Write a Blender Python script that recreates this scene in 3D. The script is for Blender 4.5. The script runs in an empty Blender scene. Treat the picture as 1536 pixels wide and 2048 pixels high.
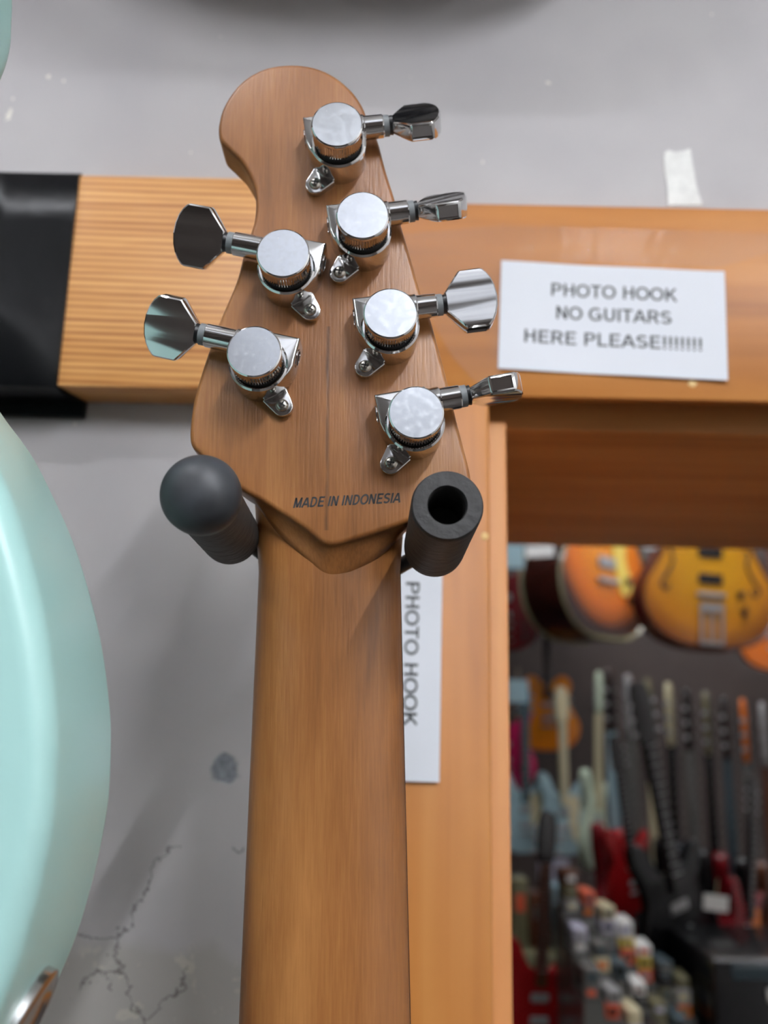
import bpy, bmesh, math, random
from mathutils import Vector, Matrix, noise
random.seed(7)
S = bpy.context.scene
COL = S.collection
PI = math.pi
R = math.radians

# ------------------------------------------------------------------ camera
FPX = 1800.0
PITCH, ROLL = 13.0, 1.15
cam_d = bpy.data.cameras.new('camera')
cam = bpy.data.objects.new('camera', cam_d); COL.objects.link(cam)
cam_d.sensor_fit = 'VERTICAL'; cam_d.sensor_height = 24.0
cam_d.lens = 24.0 * FPX / 2048.0
cam_d.clip_start = 0.01; cam_d.clip_end = 50
CM = Matrix.Rotation(R(90 + PITCH), 3, 'X') @ Matrix.Rotation(R(ROLL), 3, 'Z')
cam.rotation_euler = CM.to_euler()
cam_d.dof.use_dof = True
cam_d.dof.focus_distance = 0.258
cam_d.dof.aperture_fstop = 6.2
S.camera = cam
FLOOR, CEIL = -1.85, 1.35

def P(u, v, Y):
    """point of the vertical plane at depth Y that the photo shows at pixel u, v"""
    d = CM @ Vector(((u - 768) / FPX, (1024 - v) / FPX, -1.0))
    return d * (Y / d.y)

# ------------------------------------------------------------------ world, exposure
S.view_settings.view_transform = 'Standard'
S.view_settings.look = 'None'
S.view_settings.gamma = 1
S.view_settings.use_curve_mapping = False
S.view_settings.exposure = 0.04
w = bpy.data.worlds.new('world'); S.world = w; w.use_nodes = True
w.node_tree.nodes['Background'].inputs[0].default_value = (0.75, 0.8, 0.9, 1)
w.node_tree.nodes['Background'].inputs[1].default_value = 0.25

# ceiling battens of the shop (x, y, length, direction, power per area)
LAMPS = [(-0.60, -0.50, 0.6, 'X', 95), (0.62, -1.60, 1.2, 'Y', 290),
         (-1.6, -2.6, 1.5, 'Y', 60), (1.6, -2.6, 1.5, 'Y', 90)]
CAP_PANELS = [(-0.12, -1.75), (-0.12, -2.40), (-0.12, -3.05), (-0.12, -3.70)]     # glowing panels added for the tuner caps to mirror, 0.9 by 0.6 m
CAP_PANEL_L = 0.95
BACK_LAMPS = [(0.7, 1.7, 1.2, 'X', 62), (1.2, 2.7, 1.2, 'X', 70)]

# ------------------------------------------------------------------ materials
def srgb(c):
    f = lambda x: x / 12.92 if x <= 0.04045 else ((x + 0.055) / 1.055) ** 2.4
    return tuple(f(x / 255.0) for x in c) + (1.0,)

def mat(name, rgb, rough=0.5, metal=0.0, coat=0.0, var=0.0, vscale=20.0, bump=0.0, bscale=60.0, trans=0.0, emit=None, estr=0.0, alpha=1.0, spec=0.5):
    m = bpy.data.materials.new(name); m.use_nodes = True
    nt = m.node_tree; b = nt.nodes['Principled BSDF']; L = nt.links
    c = srgb(rgb)
    b.inputs['Base Color'].default_value = c
    b.inputs['Roughness'].default_value = rough
    b.inputs['Metallic'].default_value = metal
    b.inputs['Coat Weight'].default_value = coat
    b.inputs['Coat Roughness'].default_value = 0.06
    b.inputs['Specular IOR Level'].default_value = spec
    b.inputs['Transmission Weight'].default_value = trans
    b.inputs['Alpha'].default_value = alpha
    if emit:
        b.inputs['Emission Color'].default_value = srgb(emit)
        b.inputs['Emission Strength'].default_value = estr
    tc = nt.nodes.new('ShaderNodeTexCoord')
    if var > 0:
        n = nt.nodes.new('ShaderNodeTexNoise'); n.inputs['Scale'].default_value = vscale
        n.inputs['Detail'].default_value = 4
        L.new(tc.outputs['Object'], n.inputs['Vector'])
        r = nt.nodes.new('ShaderNodeValToRGB')
        r.color_ramp.elements[0].position = 0.3; r.color_ramp.elements[1].position = 0.7
        r.color_ramp.elements[0].color = tuple(x * (1 - var) for x in c[:3]) + (1,)
        r.color_ramp.elements[1].color = tuple(min(1, x * (1 + var)) for x in c[:3]) + (1,)
        L.new(n.outputs['Fac'], r.inputs['Fac']); L.new(r.outputs['Color'], b.inputs['Base Color'])
    if bump > 0:
        n = nt.nodes.new('ShaderNodeTexNoise'); n.inputs['Scale'].default_value = bscale
        n.inputs['Detail'].default_value = 5
        L.new(tc.outputs['Object'], n.inputs['Vector'])
        bp = nt.nodes.new('ShaderNodeBump'); bp.inputs['Strength'].default_value = bump
        bp.inputs['Distance'].default_value = 0.001
        L.new(n.outputs['Fac'], bp.inputs['Height']); L.new(bp.outputs['Normal'], b.inputs['Normal'])
    return m

def wood(name, stops, axis='Z', fine=900.0, broad=40.0, stretch=0.03, rough=0.45, coat=0.0, bump=0.12, mixbroad=0.55, wave=0.0, wscale=80, streak=None):
    """grain running along one axis; stops = dark / mid / light sRGB"""
    m = bpy.data.materials.new(name); m.use_nodes = True
    nt = m.node_tree; N = nt.nodes; L = nt.links; b = N['Principled BSDF']
    tc = N.new('ShaderNodeTexCoord')
    def mapped(sc, st):
        mp = N.new('ShaderNodeMapping'); s = [sc, sc, sc]; s['XYZ'.index(axis)] = sc * st
        mp.inputs['Scale'].default_value = s; L.new(tc.outputs['Object'], mp.inputs['Vector']); return mp
    n1 = N.new('ShaderNodeTexNoise'); n1.inputs['Scale'].default_value = 1; n1.inputs['Detail'].default_value = 6
    L.new(mapped(fine, stretch).outputs[0], n1.inputs['Vector'])
    n2 = N.new('ShaderNodeTexNoise'); n2.inputs['Scale'].default_value = 1; n2.inputs['Detail'].default_value = 3
    n2.inputs['Distortion'].default_value = 0.6
    L.new(mapped(broad, 0.12).outputs[0], n2.inputs['Vector'])
    mx = N.new('ShaderNodeMix'); mx.data_type = 'FLOAT'; mx.inputs[0].default_value = mixbroad
    L.new(n1.outputs['Fac'], mx.inputs[2]); L.new(n2.outputs['Fac'], mx.inputs[3])
    fac = mx.outputs[0]
    if wave > 0:
        wv = N.new('ShaderNodeTexWave'); wv.wave_type = 'BANDS'; wv.bands_direction = 'DIAGONAL'
        wv.inputs['Scale'].default_value = 1; wv.inputs['Distortion'].default_value = 2.0
        wv.inputs['Detail'].default_value = 3; wv.inputs['Detail Scale'].default_value = 1.5
        L.new(mapped(wscale, 0.02).outputs[0], wv.inputs['Vector'])
        m2 = N.new('ShaderNodeMix'); m2.data_type = 'FLOAT'; m2.inputs[0].default_value = wave
        L.new(fac, m2.inputs[2]); L.new(wv.outputs['Fac'], m2.inputs[3]); fac = m2.outputs[0]
    r = N.new('ShaderNodeValToRGB'); cr = r.color_ramp
    cr.elements[0].position = 0.28; cr.elements[0].color = srgb(stops[0])
    cr.elements[1].position = 0.72; cr.elements[1].color = srgb(stops[2])
    e = cr.elements.new(0.5); e.color = srgb(stops[1])
    L.new(fac, r.inputs['Fac'])
    out = r.outputs['Color']
    if streak:   # a mineral streak line along z at x = streak[0], half width streak[1], between streak[2] and streak[3]
        sx = N.new('ShaderNodeSeparateXYZ'); L.new(tc.outputs['Object'], sx.inputs[0])
        ns = N.new('ShaderNodeTexNoise'); ns.inputs['Scale'].default_value = 60; L.new(tc.outputs['Object'], ns.inputs['Vector'])
        def mth(op, a, bb, clamp=False):
            q = N.new('ShaderNodeMath'); q.operation = op; q.use_clamp = clamp
            for i, t in enumerate((a, bb)):
                if isinstance(t, (int, float)): q.inputs[i].default_value = t
                else: L.new(t, q.inputs[i])
            return q.outputs[0]
        wob = mth('MULTIPLY', mth('SUBTRACT', ns.outputs['Fac'], 0.5), 0.0016)
        dx = mth('ABSOLUTE', mth('SUBTRACT', mth('ADD', sx.outputs[0], wob), streak[0]), 0)
        k = mth('SUBTRACT', 1.0, mth('DIVIDE', dx, streak[1]), True)
        top = mth('LESS_THAN', sx.outputs[2], streak[3]); bot = mth('GREATER_THAN', sx.outputs[2], streak[2])
        k = mth('MULTIPLY', mth('MULTIPLY', k, top), bot)
        k = mth('MULTIPLY', k, mth('MULTIPLY', ns.outputs['Fac'], 1.3), True)
        mc = N.new('ShaderNodeMix'); mc.data_type = 'RGBA'
        L.new(k, mc.inputs[0]); L.new(out, mc.inputs[6]); mc.inputs[7].default_value = srgb((60, 36, 22))
        out = mc.outputs[2]
    L.new(out, b.inputs['Base Color'])
    b.inputs['Roughness'].default_value = rough
    b.inputs['Coat Weight'].default_value = coat; b.inputs['Coat Roughness'].default_value = 0.12
    bp = N.new('ShaderNodeBump'); bp.inputs['Strength'].default_value = bump; bp.inputs['Distance'].default_value = 0.0005
    L.new(n1.outputs['Fac'], bp.inputs['Height']); L.new(bp.outputs['Normal'], b.inputs['Normal'])
    return m

def wall_mat():
    m = bpy.data.materials.new('painted_plaster'); m.use_nodes = True
    nt = m.node_tree; N = nt.nodes; L = nt.links; b = N['Principled BSDF']
    tc = N.new('ShaderNodeTexCoord'); O = tc.outputs['Object']
    def mth(op, a, bb=0.0, clamp=False):
        q = N.new('ShaderNodeMath'); q.operation = op; q.use_clamp = clamp
        for i, t in enumerate((a, bb)):
            if isinstance(t, (int, float)): q.inputs[i].default_value = t
            else: L.new(t, q.inputs[i])
        return q.outputs[0]
    def nz(sc, det=4, rgh=0.5, dist=0.0):
        n = N.new('ShaderNodeTexNoise'); n.inputs['Scale'].default_value = sc; n.inputs['Detail'].default_value = det
        n.inputs['Roughness'].default_value = rgh; n.inputs['Distortion'].default_value = dist
        L.new(O, n.inputs['Vector']); return n
    def mixc(f, a, c):
        q = N.new('ShaderNodeMix'); q.data_type = 'RGBA'
        L.new(f, q.inputs[0])
        if isinstance(a, tuple): q.inputs[6].default_value = a
        else: L.new(a, q.inputs[6])
        if isinstance(c, tuple): q.inputs[7].default_value = c
        else: L.new(c, q.inputs[7])
        return q.outputs[2]
    base = mixc(mth('MULTIPLY', mth('SUBTRACT', nz(9, 3).outputs['Fac'], 0.3), 2.2, True), srgb((170, 167, 168)), srgb((188, 185, 184)))
    # small chips of missing paint: pale flecks, sparse
    fl = mth('GREATER_THAN', nz(130, 1).outputs['Fac'], 0.80)
    base = mixc(fl, base, srgb((222, 218, 205)))
    dk = mth('GREATER_THAN', nz(70, 2).outputs['Color'], 0.765)
    sx = N.new('ShaderNodeSeparateXYZ'); L.new(O, sx.inputs[0])
    # the old, cracked and scaling area low on the wall
    area = mth('MULTIPLY', mth('SUBTRACT', mth('MULTIPLY', mth('SUBTRACT', nz(22, 3).outputs['Fac'], 0.5), 0.07), mth('ADD', sx.outputs[2], 0.098)), 90, True)
    vo = N.new('ShaderNodeTexVoronoi'); vo.feature = 'DISTANCE_TO_EDGE'; vo.inputs['Scale'].default_value = 17
    wr = N.new('ShaderNodeMix'); wr.data_type = 'RGBA'; wr.inputs[0].default_value = 0.035
    L.new(O, wr.inputs[6]); L.new(nz(45, 5, 0.7).outputs['Color'], wr.inputs[7]); L.new(wr.outputs[2], vo.inputs['Vector'])
    crack = mth('MULTIPLY', mth('LESS_THAN', vo.outputs['Distance'], 0.010), mth('GREATER_THAN', nz(14, 2).outputs['Fac'], 0.50))
    crack = mth('MULTIPLY', crack, mth('LESS_THAN', sx.outputs[2], -0.06))
    scale_ = mth('MULTIPLY', mth('GREATER_THAN', nz(75, 6, 0.65, 0.5).outputs['Fac'], 0.60), area)
    base = mixc(mth('MULTIPLY', area, 0.5), base, srgb((158, 154, 142)))
    base = mixc(mth('MULTIPLY', scale_, 0.55), base, srgb((196, 192, 178)))
    base = mixc(mth('MULTIPLY', crack, 0.75), base, srgb((88, 84, 80)))
    # the filled screw hole: a blue grey smudge
    c = P(450, 1540, 0.45)
    vd = N.new('ShaderNodeVectorMath'); vd.operation = 'DISTANCE'; L.new(O, vd.inputs[0]); vd.inputs[1].default_value = c
    rr = mth('ADD', vd.outputs['Value'], mth('MULTIPLY', mth('SUBTRACT', nz(150, 3).outputs['Fac'], 0.5), 0.009))
    sm = mth('MULTIPLY', mth('SUBTRACT', 0.0075, rr), 500, True)
    smc = mixc(mth('MULTIPLY', mth('SUBTRACT', nz(260, 4).outputs['Fac'], 0.35), 3.0, True), srgb((84, 90, 98)), srgb((140, 150, 160)))
    base = mixc(mth('MULTIPLY', sm, 0.8), base, smc)
    L.new(base, b.inputs['Base Color'])
    b.inputs['Roughness'].default_value = 0.55
    h = mth('ADD', mth('MULTIPLY', nz(40, 6).outputs['Fac'], 0.5), mth('MULTIPLY', scale_, 0.8))
    h = mth('SUBTRACT', h, mth('MULTIPLY', crack, 1.2))
    h = mth('SUBTRACT', h, mth('MULTIPLY', sm, 0.6))
    bp = N.new('ShaderNodeBump'); bp.inputs['Strength'].default_value = 0.6; bp.inputs['Distance'].default_value = 0.0012
    L.new(h, bp.inputs['Height']); L.new(bp.outputs['Normal'], b.inputs['Normal'])
    return m

def sunburst(name, inner, mid, outer, r0, r1, rough=0.25):
    m = bpy.data.materials.new(name); m.use_nodes = True
    nt = m.node_tree; N = nt.nodes; L = nt.links; b = N['Principled BSDF']
    tc = N.new('ShaderNodeTexCoord')
    mp = N.new('ShaderNodeMapping'); mp.inputs['Scale'].default_value = (1, 0, 0.95); L.new(tc.outputs['Object'], mp.inputs['Vector'])
    ln = N.new('ShaderNodeVectorMath'); ln.operation = 'LENGTH'; L.new(mp.outputs[0], ln.inputs[0])
    mr = N.new('ShaderNodeMapRange'); mr.inputs[1].default_value = r0; mr.inputs[2].default_value = r1; L.new(ln.outputs['Value'], mr.inputs[0])
    r = N.new('ShaderNodeValToRGB'); r.color_ramp.elements[0].color = srgb(inner); r.color_ramp.elements[1].color = srgb(outer)
    e = r.color_ramp.elements.new(0.6); e.color = srgb(mid)
    L.new(mr.outputs[0], r.inputs[0]); L.new(r.outputs[0], b.inputs['Base Color'])
    b.inputs['Roughness'].default_value = rough
    return m

def chrome_top():
    m = mat('worn_chrome', (214, 216, 220), rough=0.2, metal=1.0)
    nt = m.node_tree; N = nt.nodes; L = nt.links; b = N['Principled BSDF']
    tc = N.new('ShaderNodeTexCoord')
    n = N.new('ShaderNodeTexNoise'); n.inputs['Scale'].default_value = 420; n.inputs['Detail'].default_value = 5
    oi = N.new('ShaderNodeObjectInfo'); ad = N.new('ShaderNodeVectorMath'); ad.operation = 'ADD'
    L.new(tc.outputs['Object'], ad.inputs[0]); L.new(oi.outputs['Location'], ad.inputs[1]); L.new(ad.outputs[0], n.inputs['Vector'])
    r = N.new('ShaderNodeMapRange'); r.inputs[1].default_value = 0.45; r.inputs[2].default_value = 0.68
    r.inputs[3].default_value = 0.2; r.inputs[4].default_value = 0.27
    L.new(n.outputs['Fac'], r.inputs[0]); L.new(r.outputs[0], b.inputs['Roughness'])
    # fine dust specks
    n2 = N.new('ShaderNodeTexNoise'); n2.inputs['Scale'].default_value = 1500; L.new(ad.outputs[0], n2.inputs['Vector'])
    g = N.new('ShaderNodeMath'); g.operation = 'GREATER_THAN'; g.inputs[1].default_value = 0.76; L.new(n2.outputs['Fac'], g.inputs[0])
    mx = N.new('ShaderNodeMix'); mx.data_type = 'RGBA'; mx.inputs[6].default_value = srgb((206, 210, 216)); mx.inputs[7].default_value = srgb((245, 247, 250))
    L.new(g.outputs[0], mx.inputs[0]); L.new(mx.outputs[2], b.inputs['Base Color'])
    return m

M = {
 'wall': wall_mat(),
 'maple': wood('roasted_maple', [(106, 64, 28), (142, 91, 46), (170, 117, 65)], 'Z', fine=1300, broad=55, stretch=0.06, rough=0.37, bump=0.22, mixbroad=0.74, streak=(-0.0006, 0.0009, 0.006, 0.072)),
 'rosewood': wood('rosewood', [(40, 24, 16), (62, 38, 26), (80, 50, 34)], 'Z'),
 'board': wood('striped_pine', [(160, 96, 44), (206, 146, 80), (228, 174, 110)], 'X', fine=420, broad=160, stretch=0.02, rough=0.4, bump=0.2, mixbroad=0.25, wave=0.28, wscale=170),
 'casing_x': wood('varnished_pine_across', [(142, 80, 24), (186, 118, 46), (204, 140, 68)], 'X', fine=140, broad=22, stretch=0.02, rough=0.46, coat=0.0, bump=0.04, mixbroad=0.75),
 'casing_z': wood('varnished_pine_upright', [(142, 80, 24), (186, 118, 46), (204, 140, 68)], 'Z', fine=140, broad=22, stretch=0.02, rough=0.46, coat=0.0, bump=0.04, mixbroad=0.75),
 'lining': wood('lining_board', [(176, 112, 56), (206, 142, 80), (222, 164, 100)], 'X', fine=90, broad=30, stretch=0.01, rough=0.45, bump=0.05, mixbroad=0.6),
 'lining_z': wood('lining_board_upright', [(190, 120, 60), (214, 146, 84), (226, 164, 100)], 'Z', fine=90, broad=30, stretch=0.02, rough=0.5, bump=0.05),
 'chrome': mat('chrome', (214, 214, 214), rough=0.09, metal=1.0),
 'chrome_soft': mat('satin_chrome', (200, 200, 200), rough=0.2, metal=1.0),
 'chrome_top': chrome_top(),
 'screw': mat('screw_steel', (176, 172, 164), rough=0.25, metal=1.0),
 'hole': mat('dark_hole', (12, 12, 12), rough=0.7),
 'gray_washer': mat('grey_plastic', (118, 122, 124), rough=0.45),
 'black_washer': mat('black_plastic', (22, 22, 24), rough=0.35),
 'foam': mat('black_foam', (44, 44, 44), rough=0.62, bump=0.5, bscale=300, var=0.15, vscale=90),
 'rubber': mat('dusty_rubber', (42, 45, 49), rough=0.5, bump=0.15, bscale=200, var=0.5, vscale=110),
 'vinyl': mat('black_vinyl', (9, 10, 12), rough=0.28, var=0.6, vscale=14, bump=1.0, bscale=26, spec=0.14),
 'paper': mat('white_paper', (226, 230, 236), rough=0.6, var=0.02, vscale=15),
 'ink': mat('black_ink', (26, 27, 28), rough=0.6),
 'seafoam': mat('seafoam_lacquer', (170, 213, 208), rough=0.3, coat=0.0, var=0.03, vscale=9),
 'scrap': mat('crinkled_tape', (214, 214, 208), rough=0.35, bump=0.8, bscale=160, var=0.12, vscale=120),
 'clear': mat('clear_tape', (250, 250, 250), rough=0.08, spec=0.25, alpha=0.03, bump=0.8, bscale=60),
 'white_paint': mat('white_ceiling_paint', (236, 234, 230), rough=0.7),
 'floor': mat('dark_floor', (66, 60, 56), rough=0.5, var=0.2, vscale=3),
 'shop_wall': mat('shop_wall', (92, 82, 76), rough=0.7, var=0.1, vscale=3),
 'far_wall': mat('far_slatwall', (58, 48, 44), rough=0.6, var=0.25, vscale=4),
 'steel': mat('painted_steel', (34, 34, 36), rough=0.4),
}

# ------------------------------------------------------------------ mesh helpers
def link(name, bm, m=None, parent=None, smooth=True, loc=None, ang=35):
    bmesh.ops.recalc_face_normals(bm, faces=bm.faces)
    me = bpy.data.meshes.new(name); bm.to_mesh(me); bm.free()
    o = bpy.data.objects.new(name, me); COL.objects.link(o)
    for q in (m if isinstance(m, (list, tuple)) else [m]):
        if q: me.materials.append(q)
    if smooth:
        for p in me.polygons: p.use_smooth = True
        me.set_sharp_from_angle(angle=R(ang))
    if parent: o.parent = parent
    if loc is not None: o.location = loc
    return o

def empty(name, loc=(0, 0, 0), rot=(0, 0, 0)):
    o = bpy.data.objects.new(name, None); COL.objects.link(o); o.location = loc; o.rotation_euler = rot
    o.empty_display_size = 0.02
    return o

def tag(o, label=None, cat=None, group=None, kind=None):
    if label: o['label'] = label
    if cat: o['category'] = cat
    if group: o['group'] = group
    if kind: o['kind'] = kind
    return o

def loft(bm, rings, cap0=True, cap1=True, closed=True, mi=0):
    vs = [[bm.verts.new(p) for p in r] for r in rings]
    n = len(rings[0])
    for a, b in zip(vs, vs[1:]):
        for i in range(n if closed else n - 1):
            j = (i + 1) % n
            f = bm.faces.new((a[i], a[j], b[j], b[i])); f.material_index = mi
    if cap0: bm.faces.new(vs[0][::-1]).material_index = mi
    if cap1: bm.faces.new(vs[-1]).material_index = mi
    return vs

def lathe(bm, prof, org, axis, n=48, mi=0, cap=True, knurl=None):
    """prof = [(radius, distance along axis)]"""
    a = Vector(axis).normalized(); o = Vector(org)
    u = a.orthogonal().normalized(); v = a.cross(u)
    rings = []
    for k, (r, d) in enumerate(prof):
        ring = []
        for i in range(n):
            t = 2 * PI * i / n
            rr = r * (1 - (knurl if knurl and i % 2 else 0)) if knurl and k in (1, 2) else r
            ring.append(o + a * d + (u * math.cos(t) + v * math.sin(t)) * rr)
        rings.append(ring)
    return loft(bm, rings, cap, cap, mi=mi)

def box(bm, x0, x1, y0, y1, z0, z1, bev=0.0, seg=2, mi=0):
    r = bmesh.ops.create_cube(bm, size=1)
    vs = r['verts']
    for v in vs:
        v.co = Vector(((x0 + x1) / 2 + v.co.x * (x1 - x0), (y0 + y1) / 2 + v.co.y * (y1 - y0), (z0 + z1) / 2 + v.co.z * (z1 - z0)))
    fs = list({f for v in vs for f in v.link_faces})
    for f in fs: f.material_index = mi
    if bev > 0:
        es = list({e for v in vs for e in v.link_edges})
        bmesh.ops.bevel(bm, geom=es, offset=bev, segments=seg, profile=0.5, affect='EDGES')

def catmull(pts, n=8, closed=True):
    out = []; N = len(pts); rng = range(N if closed else N - 1)
    g = (lambda i: pts[i % N]) if closed else (lambda i: pts[max(0, min(N - 1, i))])
    for i in rng:
        a, b, c, d = [Vector(g(i + k)) for k in (-1, 0, 1, 2)]
        for k in range(n):
            t = k / n
            out.append(0.5 * ((2 * b) + (c - a) * t + (2 * a - 5 * b + 4 * c - d) * t * t + (3 * b - a - 3 * c + d) * t ** 3))
    if not closed: out.append(Vector(pts[-1]))
    return out

def area2(p): return sum(p[i][0] * p[(i + 1) % len(p)][1] - p[(i + 1) % len(p)][0] * p[i][1] for i in range(len(p))) / 2

def inset(p, d):
    """move a dense 2D outline (x, z) inward by d"""
    n = len(p); s = 1 if area2(p) > 0 else -1; out = []
    for i in range(n):
        t = Vector(p[(i + 1) % n]) - Vector(p[i - 1])
        if t.length < 1e-9: out.append(Vector(p[i])); continue
        t.normalize(); out.append(Vector(p[i]) + Vector((-t.y, t.x)) * d * s)
    return out

def prism(bm, p, y0, y1, r=0.0, seg=4, mi=0, both=True):
    """outline p (x, z) from depth y0 to y1 with rounded rims of radius r"""
    rings = []
    def ring(d, y): rings.append([Vector((q[0], y, q[1])) for q in (inset(p, d) if d else p)])
    if r > 0:
        for k in range(seg + 1):
            t = k / seg * PI / 2; ring(r * (1 - math.sin(t)), y0 + r * (1 - math.cos(t)))
        if both:
            for k in range(seg + 1):
                t = (1 - k / seg) * PI / 2; ring(r * (1 - math.sin(t)), y1 - r * (1 - math.cos(t)))
        else: ring(0, y1)
    else: ring(0, y0); ring(0, y1)
    return loft(bm, rings, mi=mi)

def hull(pts):
    pts = sorted((round(a, 7), round(b, 7)) for a, b in pts)
    def half(ps):
        h = []
        for q in ps:
            while len(h) >= 2 and (h[-1][0]-h[-2][0])*(q[1]-h[-2][1]) - (h[-1][1]-h[-2][1])*(q[0]-h[-2][0]) <= 0: h.pop()
            h.append(q)
        return h[:-1]
    return [Vector(q) for q in half(pts) + half(pts[::-1])]

def circ(cx, cz, r, n=32): return [(cx + r * math.cos(2 * PI * i / n), cz + r * math.sin(2 * PI * i / n)) for i in range(n)]

def tube(bm, path, r, n=16, mi=0):
    path = [Vector(p) for p in path]; rings = []; up = None
    for i, p in enumerate(path):
        t = (path[min(i + 1, len(path) - 1)] - path[max(0, i - 1)]).normalized()
        if up is None: up = t.orthogonal().normalized()
        up = (up - t * up.dot(t)).normalized(); v = t.cross(up)
        rr = r[i] if isinstance(r, (list, tuple)) else r
        rings.append([p + (up * math.cos(2 * PI * k / n) + v * math.sin(2 * PI * k / n)) * rr for k in range(n)])
    loft(bm, rings, mi=mi)

def arc_pts(cx, cz, rx, rz, a0, a1, n=14):
    return [(cx + rx * math.cos(R(a0 + (a1 - a0) * i / n)), cz + rz * math.sin(R(a0 + (a1 - a0) * i / n))) for i in range(n + 1)]
W_ = 0.14; HW = W_ / 2
GLY = {   # advance, strokes (pen centre lines in a cap height of 1)
 'P': (0.74, [[(.155, 0), (.155, 1)], [(.155, 1 - HW), (.40, 1 - HW)] + arc_pts(.42, .70, .215, .225, 85, -85) + [(.40, .475), (.155, .475)]]),
 'H': (0.79, [[(.155, 0), (.155, 1)], [(.635, 0), (.635, 1)], [(.155, .53), (.635, .53)]]),
 'O': (0.85, [arc_pts(.425, .5, .335, .44, 0, 360, 36)]),
 'T': (0.68, [[(.02, 1 - HW), (.66, 1 - HW)], [(.34, 1), (.34, 0)]]),
 'K': (0.78, [[(.155, 0), (.155, 1)], [(.155, .36), (.66, 1.0)], [(.34, .58), (.70, 0.0)]]),
 'N': (0.79, [[(.15, 0), (.15, 1)], [(.64, 0), (.64, 1)], [(.17, .95), (.62, .05)]]),
 'G': (0.85, [arc_pts(.425, .5, .335, .44, 48, 318, 30) + [(.70, .17), (.70, .46)], [(.44, .46), (.775, .46)]]),
 'U': (0.79, [[(.15, 1), (.15, .36)] + arc_pts(.395, .33, .245, .26, 180, 360, 18) + [(.64, .36), (.64, 1)]]),
 'I': (0.30, [[(.15, 0), (.15, 1)]]),
 'A': (0.78, [[(.06, 0), (.375, .96)], [(.72, 0), (.405, .96)], [(.20, .30), (.58, .30)]]),
 'R': (0.79, [[(.155, 0), (.155, 1)], [(.155, 1 - HW), (.42, 1 - HW)] + arc_pts(.44, .71, .2, .215, 85, -85) + [(.42, .495), (.155, .495)], [(.42, .47), (.68, 0.0)]]),
 'S': (0.73, [arc_pts(.365, .71, .235, .215, 28, 190, 12) + [(.19, .58), (.36, .51), (.55, .43)] + arc_pts(.365, .285, .25, .215, 25, -155, 12)]),
 'E': (0.72, [[(.155, 0), (.155, 1)], [(.155, 1 - HW), (.65, 1 - HW)], [(.155, .52), (.61, .52)], [(.155, HW), (.67, HW)]]),
 'L': (0.66, [[(.155, 0), (.155, 1)], [(.155, HW), (.62, HW)]]),
 'M': (0.90, [[(.15, 0), (.15, 1)], [(.75, 0), (.75, 1)], [(.17, .98), (.45, .04)], [(.73, .98), (.45, .04)]]),
 'D': (0.79, [[(.155, 0), (.155, 1)], [(.155, 1 - HW), (.33, 1 - HW)] + arc_pts(.33, .5, .31, .425, 88, -88, 20) + [(.155, HW)]]),
 '!': (0.33, [[(.165, .28), (.165, 1)], [(.165, 0), (.165, .16)]]),
 ' ': (0.33, [])}
def text_bm(s, height, offset=0.0, shear=0.0, thick=0.00008):
    """bold grotesque capitals of that height, reading along +x, facing -y, base line on z = 0"""
    bm = bmesh.new(); x = 0.0; hw = HW + offset
    for ch in s:
        adv, strokes = GLY[ch]
        for st in strokes:
            ps = [Vector((p[0] + x, p[1])) for p in st]; n = len(ps)
            Lf = []; Rt = []
            for i, p in enumerate(ps):
                a = (ps[i] - ps[i - 1]).normalized() if i else None
                b = (ps[i + 1] - ps[i]).normalized() if i < n - 1 else None
                t = a if b is None else (b if a is None else (a + b).normalized())
                k = 1.0 if a is None or b is None else 1 / max(0.45, t.dot(a))
                nn = Vector((-t.y, t.x)) * hw * k
                Lf.append(p + nn); Rt.append(p - nn)
            f = lambda q: bm.verts.new(((q.x + shear * q.y) * height, 0, q.y * height))
            lv = [f(q) for q in Lf]; rv = [f(q) for q in Rt]
            for i in range(n - 1): bm.faces.new((lv[i], lv[i + 1], rv[i + 1], rv[i]))
        x += adv
    if thick:
        r = bmesh.ops.extrude_face_region(bm, geom=list(bm.faces))
        for v in [g for g in r['geom'] if isinstance(g, bmesh.types.BMVert)]: v.co.y -= thick
    return bm

def bm_width(bm): xs = [v.co.x for v in bm.verts]; return min(xs), max(xs)

# ------------------------------------------------------------------ the room
YW = 0.450      # painted wall
YC = 0.443      # front of the wooden casing
YB = 0.425      # front of the striped board
z_top = P(1200, 411, YC).z
z_open = P(1200, 797, YC).z              # underside of the header casing
x_cas0 = P(655, 1300, YC).x
x_cas1 = P(982, 1300, YC).x              # edge of the opening
YD = 0.80       # far side of the thick wall

def slab(name, x0, x1, y0, y1, z0, z1, m, bev=0.0, parent=None, kind='structure'):
    bm = bmesh.new(); box(bm, x0, x1, y0, y1, z0, z1, bev)
    o = link(name, bm, m, parent, smooth=bev > 0)
    if kind: o['kind'] = kind
    return o

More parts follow.
